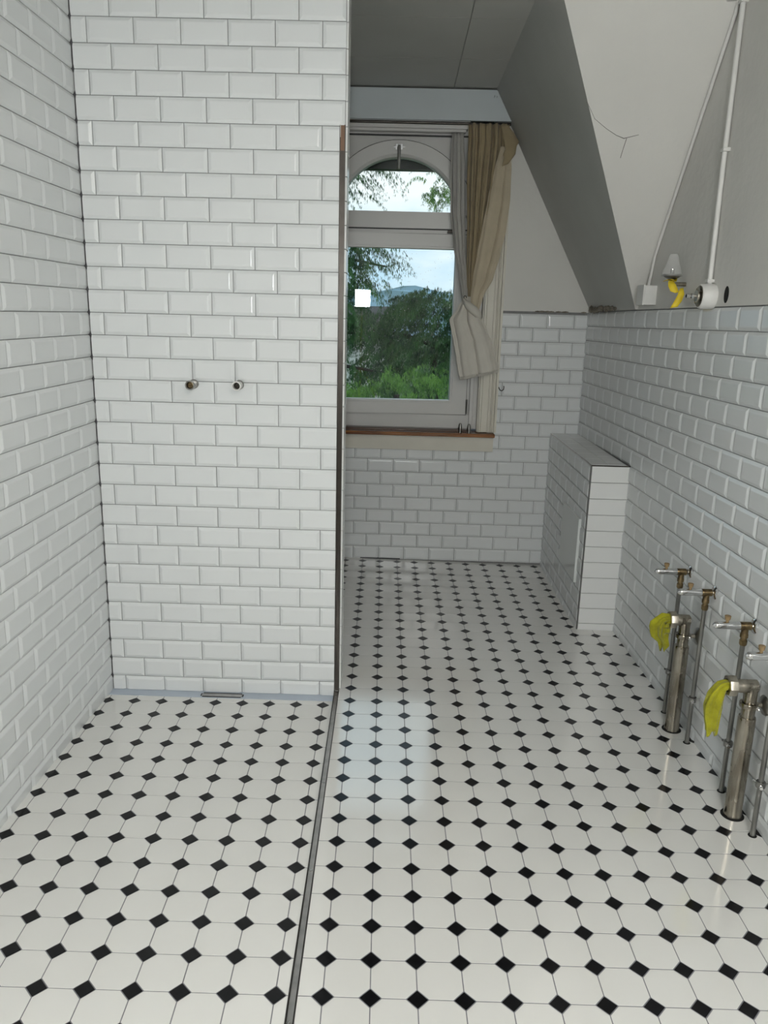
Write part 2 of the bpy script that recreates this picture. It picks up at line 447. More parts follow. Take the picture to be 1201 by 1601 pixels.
# sealing strip along the shower wall with its slot drain
link('sealing_strip', boxes((XL, 0.742, -0.056, 0.0, -0.11, ZS1+0.0006)), 'membrane', sf)
bm = bmesh.new()
box(bm, 0.226, 0.392, -0.050, -0.018, ZS1-0.02, ZS1+0.0030)
bmesh.ops.bevel(bm, geom=[e for e in bm.edges if abs(e.verts[0].co.z-e.verts[1].co.z) > 0.01], offset=0.008, segments=4, affect='EDGES')
dr = link('shower_drain', me_of(bm), 'nearblack', None, 'small dark slot drain at the foot of the shower back wall', 'drain')
link('drain_cover', boxes((0.231, 0.387, -0.0475, -0.028, ZS1+0.0025, ZS1+0.0045), bevel=0.001), 'steel', dr)

# ------------------------------------------------------------------ walls
def rowlist(z0, n, offs): return [(z0 + k*TH, offs[k % 2]) for k in range(n)]
# shower back wall: joint row L30 at z=0, joint column k=0 at x=0, odd rows shifted half a tile
wb = link('wall_back', boxes((XL, 0.7605, 0.0, 0.11, -0.12, CZ)), 'grout', None, 'white bevelled brick tile wall at the back of the shower', 'wall', kind='structure')
rows = [(-TH, 0.5*TW)] + [(k*TH, 0.0 if k % 2 == 0 else 0.5*TW) for k in range(0, 34)]
tile_field(wb, (0, 0, 0), (1, 0, 0), (0, 0, 1), (0, -1, 0), rows, lambda t: (XL+0.0125, 0.7415 if t < 1.985 else 0.7600, -0.0550, CZ-0.002), keep=inview, pref=near)
# return face of that wall
tile_field(wb, (0.7605, 0, 0), (0, 1, 0), (0, 0, 1), (1, 0, 0), rows, lambda t: (0.004, 0.109, -0.030, CZ-0.002), keep=inview, flat=True, m='tile_flat', tilt=0.0006)
# left wall
wl = link('wall_left', boxes((XL-0.15, XL, Y_NEAR, 2.0, -0.15, CZ)), 'grout', None, 'white bevelled brick tile wall along the left of the shower', 'wall', kind='structure')
rows = [(-TH, 0.085)] + [(k*TH, -0.004 if k % 2 == 0 else 0.083) for k in range(0, 34)]
tile_field(wl, (XL, 0, 0), (0, -1, 0), (0, 0, 1), (1, 0, 0), rows, lambda t: (0.003, 2.6, -0.062, CZ-0.002), keep=inview, pref=near)
# window wall
OX0, OX1, OZ0, OZ1 = 0.444, 1.425, 0.745, 2.40
ww = link('wall_window', boxes((XL, OX0, YW, 2.05, -0.12, CZ), (OX1, 2.15, YW, 2.05, -0.12, CZ), (OX0, OX1, YW, 2.05, -0.12, OZ0), (OX0, OX1, YW, 2.05, OZ1, CZ)), 'grout', None, 'tiled far wall around the arched window', 'wall', kind='structure')
W0 = 0.79169; WZ = 0.04175
rows = [(WZ + k*TH, W0 + (0 if k % 2 == 0 else 0.5)*TW) for k in range(-1, 18)]
def wb_bounds(t):
    return (0.36 if t < 0.70 else 1.47, 1.8505 if t < 0.755 else 2.0075, -0.05, 1.4285)
tile_field(ww, (0, YW, 0), (1, 0, 0), (0, 0, 1), (0, -1, 0), rows, wb_bounds)
link('plaster', boxes((1.425, 2.10, YW-0.006, YW+0.01, 1.4315, CZ), (XL, 0.45, YW-0.006, YW+0.01, 0.75, CZ)), 'plaster', ww)
# right wall
bm = bmesh.new()
prism(bm, [(xr(YW), YW, -0.15), (xr(Y_NEAR), Y_NEAR, -0.15), (xr(Y_NEAR), Y_NEAR, CZ), (xr(YW), YW, CZ)], (0.15, 0, 0))
wr = link('wall_right', me_of(bm), 'grout', None, 'right wall, white bevelled tiles below and bare white plaster above', 'wall', kind='structure')
bm = bmesh.new()
zt = lambda y: 1.4375 + 0.0066*(YW - y)
prism(bm, [(xr(YW)-0.006, YW, zt(YW)), (xr(Y_NEAR)-0.006, Y_NEAR, zt(Y_NEAR)), (xr(Y_NEAR)-0.006, Y_NEAR, CZ), (xr(YW)-0.006, YW, CZ)], (0.05, 0, 0))
link('plaster', me_of(bm), 'plaster', wr)
e1 = V((0.0205, -1, 0.0066)).normalized()
rows = [(-r*TH, 0.0852-TW*2 + (0 if r % 2 == 0 else -0.5*TW) + (0 if r % 2 == 0 else TW)) for r in range(0, 21)]
def rb(t):
    z = 1.3581 + t
    return (0.985 if z < 0.745 else 0.002, 4.6, -1.425, TH*1.0)
tile_field(wr, (xr(YW), YW, 1.3581), e1, (0, 0, 1), (-1, 0, 0), rows, rb, keep=inview, pref=near)
link('corner_joint', boxes((XL, XL+0.0121, -0.0012, 0.0, -0.06, CZ)), 'joint', wl)
link('corner_joint', boxes((xr(YW)-0.004, xr(YW), YW-0.004, YW, 0.75, 1.432)), 'joint', wr)
link('base_joint', boxes((0.76, 1.0, YW-0.006, YW, -0.06, -0.0275)), 'joint', ww)
# near wall behind the camera
wn = link('wall_near', boxes((XL-0.15, 2.4, Y_NEAR-0.15, Y_NEAR, -0.15, CZ)), 'plaster', None, 'plain white plaster wall behind the camera', 'wall', kind='structure')
# ceilings
ce = link('ceiling', boxes((XL-0.15, 2.4, Y_NEAR-0.15, 2.05, CZ+0.008, CZ+0.15)), 'ceil', None, 'flat grey-white ceiling of painted boards', 'ceiling', kind='structure')
ys = [-4.8] + [0.69 - 0.51*k for k in range(10, -1, -1)] + [1.20, 1.7154]
for a, b in zip(ys, ys[1:]):
    for x0, x1 in ((XL, 0.185), (0.185, 1.203), (1.203, 1.44 if a > 0.1 else 2.25)):
        if x1 > 1.44 and a < -3: pass
        link('ceiling_panel', boxes((x0+0.0018, x1-0.0018, a+0.0016, b-0.0016, CZ, CZ+0.008)), 'ceil', ce)
SX = lambda z: 2.011 - 0.5353*(z - 1.446)
SY = lambda x, z: 0.829 - 0.763*(z - 1.468) - 0.198*(x - 1.999)
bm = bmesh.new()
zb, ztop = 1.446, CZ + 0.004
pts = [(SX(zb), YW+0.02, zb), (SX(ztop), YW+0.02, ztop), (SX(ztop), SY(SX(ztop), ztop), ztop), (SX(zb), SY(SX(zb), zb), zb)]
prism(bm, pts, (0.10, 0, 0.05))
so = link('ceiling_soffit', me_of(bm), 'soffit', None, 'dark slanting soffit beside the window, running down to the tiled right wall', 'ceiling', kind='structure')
bm = bmesh.new()
p1 = (SX(zb)-0.002, SY(SX(zb), zb)-0.002, zb); p2 = (SX(ztop)-0.002, SY(SX(ztop), ztop)-0.002, ztop)
p3 = (2.10, SY(2.10, ztop), ztop); p4 = (2.10, SY(2.10, zb), zb)
prism(bm, [p1, p2, p3, p4], (0.0, 0.06, 0.03))
sl = link('ceiling_slope', me_of(bm), 'plaster', None, 'pale sloping plaster ceiling above the right wall', 'ceiling', kind='structure')
# plaster cracks on the slope
def on_slope(x, z, d=0.0015): return V((x, SY(x, z) - d, z - d*0.5))
cr1 = [(1.62, 2.17), (1.66, 2.12), (1.71, 2.09), (1.75, 2.07), (1.78, 2.06), (1.83, 2.07)]
link('crack', tubeme([on_slope(*q) for q in cr1], [0.0008, .0009, .001, .0012, .0016, .0008], seg=5), 'crack', sl)
link('crack', tubeme([on_slope(1.79, 2.06), on_slope(1.787, 2.03), on_slope(1.785, 2.00)], 0.0013, seg=5), 'crack', sl)
# broken mortar on top of the tiles in the corner
random.seed(3)
bm = bmesh.new()
for k in range(26):
    y = random.uniform(1.0, 1.70); s = random.uniform(0.012, 0.026)
    c = V((xr(y)-0.010-random.uniform(0, .012), y, zt(y) + 0.004 + random.uniform(-0.004, 0.012)))
    r = bmesh.ops.create_icosphere(bm, subdivisions=1, radius=s)
    for v in r['verts']:
        v.co = V((v.co.x*0.5, v.co.y*1.6, v.co.z*0.6))*random.uniform(0.7, 1.2) + c
for k in range(8):
    x = random.uniform(1.72, 1.99); c = V((x, YW-0.008, 1.432))
    r = bmesh.ops.create_icosphere(bm, subdivisions=1, radius=random.uniform(0.006, 0.010))
    for v in r['verts']: v.co = V((v.co.x*2.4, v.co.y*0.7, v.co.z*0.6)) + c
link('broken_mortar', me_of(bm), 'debris', wr)

# ------------------------------------------------------------------ boxed-in ledge
LX0, LY0, LZ = 1.8516, 0.728, 0.750
lg = link('tiled_ledge', boxes((LX0+0.001, xr(0.72)-0.001, LY0+0.001, YW-0.001, -0.15, LZ-0.001)), 'grout', None, 'narrow boxed-in ledge of white tiles standing against the right wall', 'ledge')
TWF = xr(0.72) - LX0
# front: one full-width tile per row
for k in range(11):
    z1 = LZ - 0.0765*k; z0 = max(z1 - 0.0765, -0.052)
    if z1 - z0 < 0.01: continue
    link('front_tile', boxes((LX0+0.0012, LX0+TWF-0.004, LY0-0.006, LY0+0.002, z0+0.0012, z1-0.0012), bevel=0.0008), 'tile_flat', lg)
rows = [(LZ - TH*(k+1), (0.0 if k % 2 == 0 else -0.5*TW)) for k in range(11)]
tile_field(lg, (LX0, LY0, 0), (0, 1, 0), (0, 0, 1), (-1, 0, 0), rows, lambda t: (0.0, YW-LY0-0.002, -0.055, LZ-0.001))
for r_, x0 in enumerate((LX0+0.002, LX0+0.081)):
    y = LY0 + (0.0 if r_ == 0 else -0.075)
    while y < YW - 0.01:
        a, b = max(y, LY0), min(y+TW, YW-0.002); y += TW
        if b - a > 0.01:
            link('top_tile', boxes((x0, min(x0+0.077, xr(b)-0.002), a+0.0012, b-0.0012, LZ-0.002, LZ+0.0055), bevel=0.001), 'tile_flat', lg)
link('edge_trim', boxes((LX0-0.0055, LX0+0.001, LY0-0.006, YW-0.002, LZ-0.001, LZ+0.0062)), 'steel', lg)
link('edge_trim', boxes((LX0-0.0058, LX0-0.0002, LY0-0.0058, LY0+0.001, -0.05, LZ+0.0035)), 'trim', lg)
link('edge_trim', boxes((LX0-0.004, LX0+TWF-0.004, LY0-0.0064, LY0+0.001, LZ-0.0012, LZ+0.0040)), 'steeldark', lg)
cov = link('access_cover', boxes((LX0-0.018, LX0-0.004, 0.808, 1.168, 0.160, 0.478), bevel=0.0015), 'panel_glass', lg)
cov['label'] = 'glossy white access cover'

# ------------------------------------------------------------------ window
wi = empty('window_1', (0.933, 1.78, 0.76), 'arched white window with a low pane and a round-topped upper pane', 'window', kind='structure')
WI = wi.location.copy()
def wpart(name, me, m, parent=None, smooth=False, label=None):
    me.transform(Matrix.Translation(-WI)) if parent is None else me.transform(Matrix.Translation(-WI))
    o = link(name, me, m, parent or wi, label=label)
    return o
CX, CZA, RO, RI = 0.933, 1.883, 0.420, 0.338
YF0, YF1 = 1.765, 1.84
# outer frame: jambs, bottom rail, spandrel with round cut
def spandrel():
    bm = bmesh.new(); n = 36; x0, x1, z1 = OX0, OX1, 2.345
    ring = []; out = []
    for k in range(n+1):
        a = math.pi*k/n; c, s = math.cos(a), math.sin(a); r = RO + 0.003
        ring.append((CX+r*c, CZA+r*s))
        tx = ((x1-CX)/c if c > 1e-6 else ((x0-CX)/c if c < -1e-6 else 1e9)); tz = (z1-CZA)/s if s > 1e-6 else 1e9
        t = min(tx, tz); out.append((CX+t*c, CZA+t*s))
    for k in range(n):
        quad = [ring[k], out[k], out[k+1], ring[k+1]]
        f = [bm.verts.new((x, YF0+0.030, z)) for x, z in quad]; b = [bm.verts.new((x, YF1, z)) for x, z in quad]
        bm.faces.new(f); bm.faces.new(b[::-1]); bm.faces.new([f[0], f[3], b[3], b[0]])
    # corner fill above the arc where the rectangle corner is skipped
    for sx, xx in ((1, x1), (-1, x0)):
        pass
    bmesh.ops.remove_doubles(bm, verts=bm.verts[:], dist=1e-5)
    return me_of(bm)
wpart('spandrel', spandrel(), 'frame')
bm = bmesh.new()
box(bm, OX0, CX-RO-0.003, YF0+0.012, YF1, 0.775, 1.89); box(bm, CX+RO+0.003, OX1, YF0+0.012, YF1, 0.775, 1.89)
box(bm, OX0, OX1, YF0-0.004, YF1, 0.760, 0.838)
box(bm, OX0, OX1, YF0-0.006, YF1, 2.333, 2.40)
box(bm, OX0, OX1, YF0+0.006, YF1, 1.831, 1.856)
wpart('window_frame', me_of(bm), 'frame')
def arch_sash():
    bm = bmesh.new(); n = 40; a0 = math.asin((1.858-CZA)/RO)
    zb = 1.858; ys = (YF0-0.012, YF1-0.01)
    def arc(r, zlow, m=n):
        s = math.asin(max(-1, min(1, (zlow-CZA)/r))); return [(CX+r*math.cos(s+(math.pi-2*s)*k/m), CZA+r*math.sin(s+(math.pi-2*s)*k/m)) for k in range(m+1)]
    o = arc(RO, zb); i = arc(RI, 1.945)
    prof = [(o, ys[0]+0.004), ([(CX+(x-CX)*0.985, CZA+(z-CZA)*0.985) for x, z in o], ys[0])]
    def band(A, ya, B, yb):
        for k in range(n): bm.faces.new([bm.verts.new((A[k][0], ya, A[k][1])), bm.verts.new((A[k+1][0], ya, A[k+1][1])), bm.verts.new((B[k+1][0], yb, B[k+1][1])), bm.verts.new((B[k][0], yb, B[k][1]))])
    i2 = arc(RI+0.014, 1.945)
    band(o, ys[1], o, ys[0]); band(o, ys[0], i2, ys[0]); band(i2, ys[0], i, ys[0]+0.012); band(i, ys[0]+0.012, i, ys[1])
    band(o, ys[1], i, ys[1])
    bmesh.ops.remove_doubles(bm, verts=bm.verts[:], dist=1e-5)
    return me_of(bm)
us = wpart('upper_sash', arch_sash(), 'frame')
wpart('arch_gap_shade', tubeme([(CX+(RO+0.0025)*math.cos(math.pi*k/40), YF0+0.004, CZA+(RO+0.0025)*math.sin(math.pi*k/40)) for k in range(41)], 0.0032, seg=6), 'nearblack')  # dark ring standing in for the shaded gap around the arched sash
wpart('gap_shade', boxes((OX0+0.08, OX1-0.06, YF0+0.002, YF0+0.02, 2.328, 2.334), (CX-RO, CX+RO, YF0+0.001, YF0+0.012, 1.852, 1.858), (CX-RO, CX+RO, YF0+0.001, YF0+0.012, 1.829, 1.833), (CX-RO, CX+RO+0.004, YF0-0.001, YF0+0.012, 0.838, 0.843), (CX+RO, CX+RO+0.004, YF0-0.001, YF0+0.02, 0.838, 1.83)), 'nearblack')  # dark strips painted in as the shade of gaps between sash and frame
bm = bmesh.new(); box(bm, CX-RO+0.002, CX+RO-0.002, YF0-0.012, YF1-0.01, 1.858, 1.931)
box(bm, CX-RI+0.004, CX+RI-0.004, YF0+0.002, YF1-0.01, 1.931, 1.945)
wpart('bottom_rail', me_of(bm), 'frame', us)
ls_bm = bmesh.new()
LX0w, LX1w = CX-0.3245, CX+0.3245
box(ls_bm, CX-RO, LX0w-0.012, YF0-0.012, YF1-0.012, 0.842, 1.829); box(ls_bm, LX1w+0.012, CX+RO, YF0-0.012, YF1-0.012, 0.842, 1.829)
box(ls_bm, LX0w-0.012, LX1w+0.012, YF0-0.012, YF1-0.012, 0.842, 0.908); box(ls_bm, LX0w-0.012, LX1w+0.012, YF0-0.012, YF1-0.012, 1.765, 1.829)
box(ls_bm, LX0w-0.012, LX0w, YF0, YF1-0.014, 0.908, 1.765); box(ls_bm, LX1w, LX1w+0.012, YF0, YF1-0.014, 0.908, 1.765)
box(ls_bm, LX0w, LX1w, YF0, YF1-0.014, 0.908, 0.920); box(ls_bm, LX0w, LX1w, YF0, YF1-0.014, 1.753, 1.765)
lsash = wpart('lower_sash', me_of(ls_bm), 'frame')
hx = V((1.353-WI.x, 1.77-WI.y, 0))
lsash.matrix_basis = Matrix.Translation(hx) @ Matrix.Rotation(math.radians(2.7), 4, 'Z') @ Matrix.Translation(-hx)   # stands slightly ajar on its right-hand hinge
wpart('pane', boxes((LX0w-0.008, LX1w+0.008, 1.800, 1.806, 0.912, 1.761)), 'pane', lsash)
rr = random.Random(5); bm = bmesh.new()
for k in range(300):
    x, z = rr.uniform(LX0w+0.01, LX1w-0.01), rr.uniform(0.94, 1.74); r = bmesh.ops.create_icosphere(bm, subdivisions=1, radius=rr.uniform(0.0008, 0.0019))
    for v in r['verts']: v.co = V((v.co.x + x, v.co.y*0.6 + 1.8068, v.co.z*rr.uniform(1.0, 1.3) + z))
o = wpart('raindrops', me_of(bm), 'drop', lsash); o['kind'] = 'stuff'
def arch_pane():
    bm = bmesh.new(); n = 32; r = RI+0.006; s = math.asin((1.937-CZA)/r)
    pts = [(CX+r*math.cos(s+(math.pi-2*s)*k/n), CZA+r*math.sin(s+(math.pi-2*s)*k/n)) for k in range(n+1)]
    prism(bm, [(x, 1.800, z) for x, z in pts], (0, 0.006, 0)); return me_of(bm)
wpart('pane', arch_pane(), 'pane', us)
# handle of the upper sash
hp = bmesh.new(); box(hp, 0.897, 0.958, 1.742, 1.754, 2.252, 2.281)
bmesh.ops.bevel(hp, geom=[e for e in hp.edges if abs(e.verts[0].co.y-e.verts[1].co.y) > 0.005], offset=0.012, segments=5, affect='EDGES')
hpl = wpart('handle_plate', me_of(hp), 'chrome', us)
hd = wpart('handle', tubeme([(0.927, 1.752, 2.266), (0.927, 1.722, 2.266), (0.927, 1.710, 2.258), (0.928, 1.707, 2.24), (0.929, 1.707, 2.150)], [0.009, 0.009, 0.010, 0.0095, 0.0085]), 'chrome', us)
# small catch, hinge
wpart('catch', boxes((1.205, 1.235, 1.742, 1.765, 1.836, 1.850), bevel=0.002), 'iron', wi and None)
wpart('hinge', tubeme([(1.357, 1.748, 0.848), (1.357, 1.748, 0.93)], 0.0055, seg=10), 'zinc')
wpart('shutter_box', boxes((CX-0.45, CX+0.45, 1.95, 2.02, 2.190, 2.42)), 'nearblack')
# reveal, casing, cornice, sill, apron
wpart('reveal', boxes((OX1-0.052, OX1-0.030, 1.745, 1.79, 0.765, 2.345), (OX0+0.030, OX0+0.052, 1.745, 1.79, 0.765, 2.345), bevel=0.003), 'frame')
def casing(x0, x1, sgn):
    bm = bmesh.new()
    prof = [(0.0, 0.030), (0.012, 0.030), (0.016, 0.022), (0.050, 0.022), (0.052, 0.027), (0.058, 0.027), (0.060, 0.022), (0.066, 0.022), (0.068, 0.030), (0.076, 0.033), (0.080, 0.026), (0.086, 0.026), (0.090, 0.038), (0.102, 0.038), (0.102, 0.0), (0.0, 0.0)]
    pts = [((x0 + a) if sgn > 0 else (x1 - a), YW - d, 0.752) for a, d in prof]
    prism(bm, pts, (0, 0, 2.345-0.752)); return me_of(bm)
wpart('casing', casing(1.425, 1.527, 1), 'cream'); wpart('casing', casing(0.342, 0.444, -1), 'cream')
wpart('jamb_lining', boxes((1.419, 1.431, YW-0.005, 1.80, 0.75, 2.36), (0.438, 0.450, YW-0.005, 1.80, 0.75, 2.36)), 'cream')
wpart('cornice', boxes((0.39, 1.30, YW-0.030, YW+0.05, 2.372, 2.41), (0.40, 1.29, YW-0.018, YW+0.05, 2.352, 2.374), (0.41, 1.28, YW-0.006, YW+0.05, 2.338, 2.353), bevel=0.004), 'frame')
si = wpart('sill', boxes((0.35, 1.518, 1.636, 1.772, 0.728, 0.748), bevel=0.004), 'wood')
wpart('sill_back', boxes((0.45, 1.38, 1.700, 1.772, 0.747, 0.762), bevel=0.003), 'wooddark', si)
wpart('apron', boxes((0.36, 1.516, 1.680, YW+0.001, 0.640, 0.728), bevel=0.002), 'cream')
for bx, by in ((1.323, 1.69), (1.371, 1.672)):
    wpart('sill_bolt', latheme((bx, by, 0.747), (0, 0, 1), [(0, .013), (.006, .013), (.007, .0095), (.022, .0095), (.023, .0115), (.034, .010), (.048, .0075), (.053, .004), (.054, .001)], seg=14), 'zinc')

# header board in front of the curtain rail
bm = bmesh.new()
prism(bm, [(XL+0.01, 1.655, 2.382), (1.508, 1.655, 2.384), (1.427, 1.655, 2.531), (XL+0.01, 1.655, 2.531)], (0, 0.018, 0))
hb = link('pelmet_board', me_of(bm), 'header', None, 'plain pale blue-grey board above the window, below the ceiling', 'board')
for a, b in (((1.415, 2.507), (1.412, 2.494)), ((1.418, 2.500), (1.411, 2.499)), ((1.424, 2.503), (1.428, 2.499)), ((1.428, 2.499), (1.424, 2.495))):
    link('pencil_mark', tubeme([(a[0], 1.6545, a[1]), (b[0], 1.6545, b[1])], 0.0009, seg=5), 'pencil', hb)
# curtain rail
link('curtain_rail', tubeme([(0.30, 1.688, 2.376), (1.51, 1.688, 2.376)], 0.007), 'steeldark', None, 'thin curtain rail hidden behind the pelmet board', 'rail')

# ------------------------------------------------------------------ curtains
def lerp(tab, t):
    for (a, *va), (b, *vb) in zip(tab, tab[1:]):
        if t >= b if a > b else t <= b:
            k = (t-a)/(b-a); k = max(0, min(1, k)); return [x+(y-x)*k for x, y in zip(va, vb)]
    return list(tab[-1][1:])
def cloth(tab, zs, nc, pleats, amp, y0, ph=0.0, thick=0.0012, skew=0.0):
    """tab: (z, x_left, x_right, amplitude factor, y centre); hanging cloth lofted row by row with pleats"""
    zt_ = zs[0]; rows = []
    bm = bmesh.new()
    for z in zs:
        key = None
        for (za, *va), (zb_, *vb) in zip(tab, tab[1:]):
            if za >= z >= zb_:
                k = (za-z)/(za-zb_); k = k*k*(3-2*k)*0.5 + k*0.5; key = [x+(y-x)*k for x, y in zip(va, vb)]; break
        if key is None: key = list(tab[-1][1:]) if z < tab[-1][0] else list(tab[0][1:])
        xl, xr_, am, yc = key; r = []
        for c in range(nc+1):
            s = c/nc
            w_ = s*pleats*2*math.pi + ph + skew*(zt_-z)
            px = 0.25*math.sin(w_*1.0+1.1)/pleats/2
            y = yc + amp*am*(math.sin(w_) + 0.35*math.sin(2.3*w_+0.7) + 0.12*math.sin(5.1*w_+z*9))
            r.append(bm.verts.new((xl + (xr_-xl)*min(1, max(0, s+px*min(1, 4*s*(1-s)))), y, z)))
        rows.append(r)
    for a, b in zip(rows, rows[1:]):
        for c in range(nc): bm.faces.new([a[c], a[c+1], b[c+1], b[c]])
    me = me_of(bm)
    for p in me.polygons: p.use_smooth = True
    return me
def zrange(a, b, n): return [a + (b-a)*k/n for k in range(n+1)]
cu = empty('curtain', (1.40, 1.66, 2.37), 'beige pleated curtain knotted up beside the window with its pale lining showing', 'curtain')
CU = cu.location.copy()
def cpart(name, me, m, par=None):
    me.transform(Matrix.Translation(-CU)); o = link(name, me, m, par or cu)
    s = o.modifiers.new('thickness', 'SOLIDIFY'); s.thickness = 0.002; return o
back = [(2.372, 1.288, 1.500, 1.0, 1.665), (2.28, 1.290, 1.505, 0.8, 1.660), (2.10, 1.292, 1.485, 0.9, 1.655), (1.85, 1.305, 1.445, 0.9, 1.65), (1.65, 1.312, 1.405, 0.8, 1.645), (1.50, 1.322, 1.372, 0.5, 1.64), (1.43, 1.33, 1.37, 0.3, 1.635)]
cpart('pleated_panel', cloth(back, zrange(2.37, 1.43, 60), 150, 5.5, 0.022, 1.66), 'beige')
front = [(2.26, 1.458, 1.500, 0.2, 1.640), (2.15, 1.432, 1.520, 0.5, 1.632), (2.0, 1.405, 1.522, 0.8, 1.625), (1.85, 1.382, 1.510, 0.9, 1.62), (1.72, 1.362, 1.485, 0.9, 1.615), (1.60, 1.345, 1.455, 0.8, 1.61), (1.50, 1.338, 1.405, 0.6, 1.61), (1.42, 1.345, 1.385, 0.3, 1.61)]
cpart('front_fold', cloth(front, zrange(2.26, 1.42, 44), 48, 1.6, 0.008, 1.62, ph=2.0), 'creamcloth')
def fold():
    bm = bmesh.new()
    P3 = lambda x, y, z: bm.verts.new((x, y, z))
    a = [P3(1.482, 1.645, 2.371), P3(1.525, 1.642, 2.325), P3(1.552, 1.638, 2.283), P3(1.540, 1.632, 2.262), P3(1.535, 1.630, 2.222), P3(1.500, 1.628, 2.175)]
    b = [P3(1.455, 1.640, 2.360), P3(1.468, 1.628, 2.300), P3(1.480, 1.615, 2.240), P3(1.470, 1.612, 2.218), P3(1.475, 1.612, 2.200), P3(1.468, 1.618, 2.160)]
    for i in range(5): bm.faces.new([a[i], a[i+1], b[i+1], b[i]])
    bmesh.ops.subdivide_edges(bm, edges=bm.edges[:], cuts=3, use_grid_fill=True, smooth=0.4)
    me = me_of(bm)
    for p in me.polygons: p.use_smooth = True
    return me
cpart('heading_fold', fold(), 'beige')
# knot and the tail of pale lining below it
tail = [(1.50, 1.302, 1.345, 0.3, 1.625), (1.44, 1.272, 1.368, 0.7, 1.612), (1.375, 1.228, 1.412, 1.0, 1.600), (1.32, 1.240, 1.440, 1.0, 1.595), (1.26, 1.255, 1.470, 1.0, 1.594), (1.18, 1.275, 1.492, 1.0, 1.594), (1.11, 1.290, 1.512, 0.9, 1.596), (1.085, 1.300, 1.510, 0.9, 1.598)]
def tailme(dy, dz, dx):
    me = cloth([(z+dz, a+dx, b+dx*0.4, m_, y+dy) for z, a, b, m_, y in tail], zrange(1.50+dz, 1.085+dz, 34), 56, 2.2, 0.010, 1.6, ph=0.6+dy*40, skew=2.5)
    for v in me.vertices:      # slanted hem
        k = max(0, (1.25-v.co.z)/0.17); v.co.z += (v.co.x-1.40)*0.22*k
    return me
cpart('lining_tail', tailme(0, 0, 0), 'lining'); cpart('lining_tail', tailme(0.016, -0.012, 0.004), 'lining')
bm = bmesh.new()
tube(bm, [(1.300, 1.612, 1.48), (1.325, 1.596, 1.455), (1.355, 1.594, 1.43), (1.385, 1.604, 1.405), (1.400, 1.618, 1.39)], [0.010, 0.021, 0.024, 0.02, 0.01], seg=14)
kn = me_of(bm)
for v in kn.vertices: v.co += V((0, 0.003*math.sin(v.co.x*260+v.co.z*190), 0))
cpart('knot', shade(kn, 80), 'lining')
cpart('tie_hook', tubeme([(1.302, 1.585, 1.490), (1.298, 1.578, 1.497), (1.303, 1.574, 1.503), (1.312, 1.575, 1.500), (1.314, 1.580, 1.492)], 0.002, seg=8), 'iron')
# inner grey-white curtain
sh = empty('net_curtain', (1.25, 1.69, 2.33), 'narrow grey-white inner curtain gathered at the right edge of the window', 'curtain')
shtab = [(2.332, 1.205, 1.268, 1.0, 1.700), (2.15, 1.203, 1.284, 1.0, 1.69), (1.95, 1.212, 1.292, 1.0, 1.685), (1.75, 1.240, 1.305, 0.9, 1.68), (1.60, 1.272, 1.32, 0.8, 1.665), (1.50, 1.292, 1.326, 0.5, 1.645), (1.46, 1.30, 1.33, 0.4, 1.64)]
me = cloth(shtab, zrange(2.332, 1.46, 44), 60, 3.2, 0.010, 1.69); me.transform(Matrix.Translation(-sh.location))
o = link('cloth', me, 'sheer', sh); o.modifiers.new('thickness', 'SOLIDIFY').thickness = 0.0015
# wall hook
hk = link('wall_hook', tubeme([(1.527, YW-0.006, 1.012), (1.530, YW-0.022, 1.010), (1.536, YW-0.034, 0.996), (1.546, YW-0.040, 0.992), (1.556, YW-0.040, 1.000), (1.558, YW-0.038, 1.014), (1.556, YW-0.036, 1.019)], 0.0026, seg=10), 'iron', None, 'small dark hook beside the window casing on the tiled wall', 'hook')
link('back_plate', latheme((1.527, YW-0.001, 1.012), (0, -1, 0), [(0, .007), (.003, .007), (.005, .004)], seg=12), 'iron', hk)

# ------------------------------------------------------------------ steel channels for the glass screen
wc = empty('wall_channel', (0.751, 0.0, -0.03), 'tall dark steel glass channel up the right edge of the shower wall', 'profile')
def wcp(name, me, m): me.transform(Matrix.Translation(-wc.location)); return link(name, me, m, wc)
zlo, zhi = -0.035, 1.992
wcp('channel_back', boxes((0.744, 0.7595, -0.004, 0.001, zlo, zhi)), 'steeldark')
wcp('flange', boxes((0.7425, 0.7450, -0.0095, 0.001, zlo, zhi)), 'steeldark')
wcp('flange', boxes((0.7580, 0.7612, -0.0125, 0.001, zlo, zhi)), 'steeldark')
wcp('film', boxes((0.7448, 0.7578, -0.0046, -0.0038, 1.915, zhi)), 'copper')
wcp('film', boxes((0.7440, 0.7452, -0.0102, -0.0060, 1.955, zhi+0.006)), 'white_plastic')
fc = empty('floor_channel', (0.752, -0.01, fz(0.75)), 'long straight steel glass channel set in the floor beside the shower', 'profile')
def fcp(name, me, m): me.transform(Matrix.Translation(-fc.location)); return link(name, me, m, fc)
def strip(xa0, xa1, z0, z1, y0=-4.6, y1=-0.004):
    """strip offset [xa0,xa1] from the left edge of the channel"""
    bm = bmesh.new(); f0 = fz(0.75)
    prism(bm, [(chL(y0)+xa0, y0, f0+z0), (chL(y0)+xa1, y0, f0+z0), (chL(y1)+xa1, y1, f0+z0), (chL(y1)+xa0, y1, f0+z0)], (0, 0, z1-z0)); return me_of(bm)
fcp('channel_bed', strip(0.0005, 0.0175, -0.03, -0.0050), 'steel')
fcp('flange', strip(0.0, 0.0022, -0.03, 0.0016), 'steeldark')
fcp('flange', strip(0.0163, 0.0183, -0.03, 0.0016), 'steeldark')
for yy in (-0.045, -0.62, -1.02, -1.48, -2.1):
    fcp('screw', latheme((chL(yy)+0.009, yy, fz(0.75)-0.0052), (0, 0, 1), [(0, .0042), (.0012, .0042), (.0022, .002)], seg=12), 'chrome')

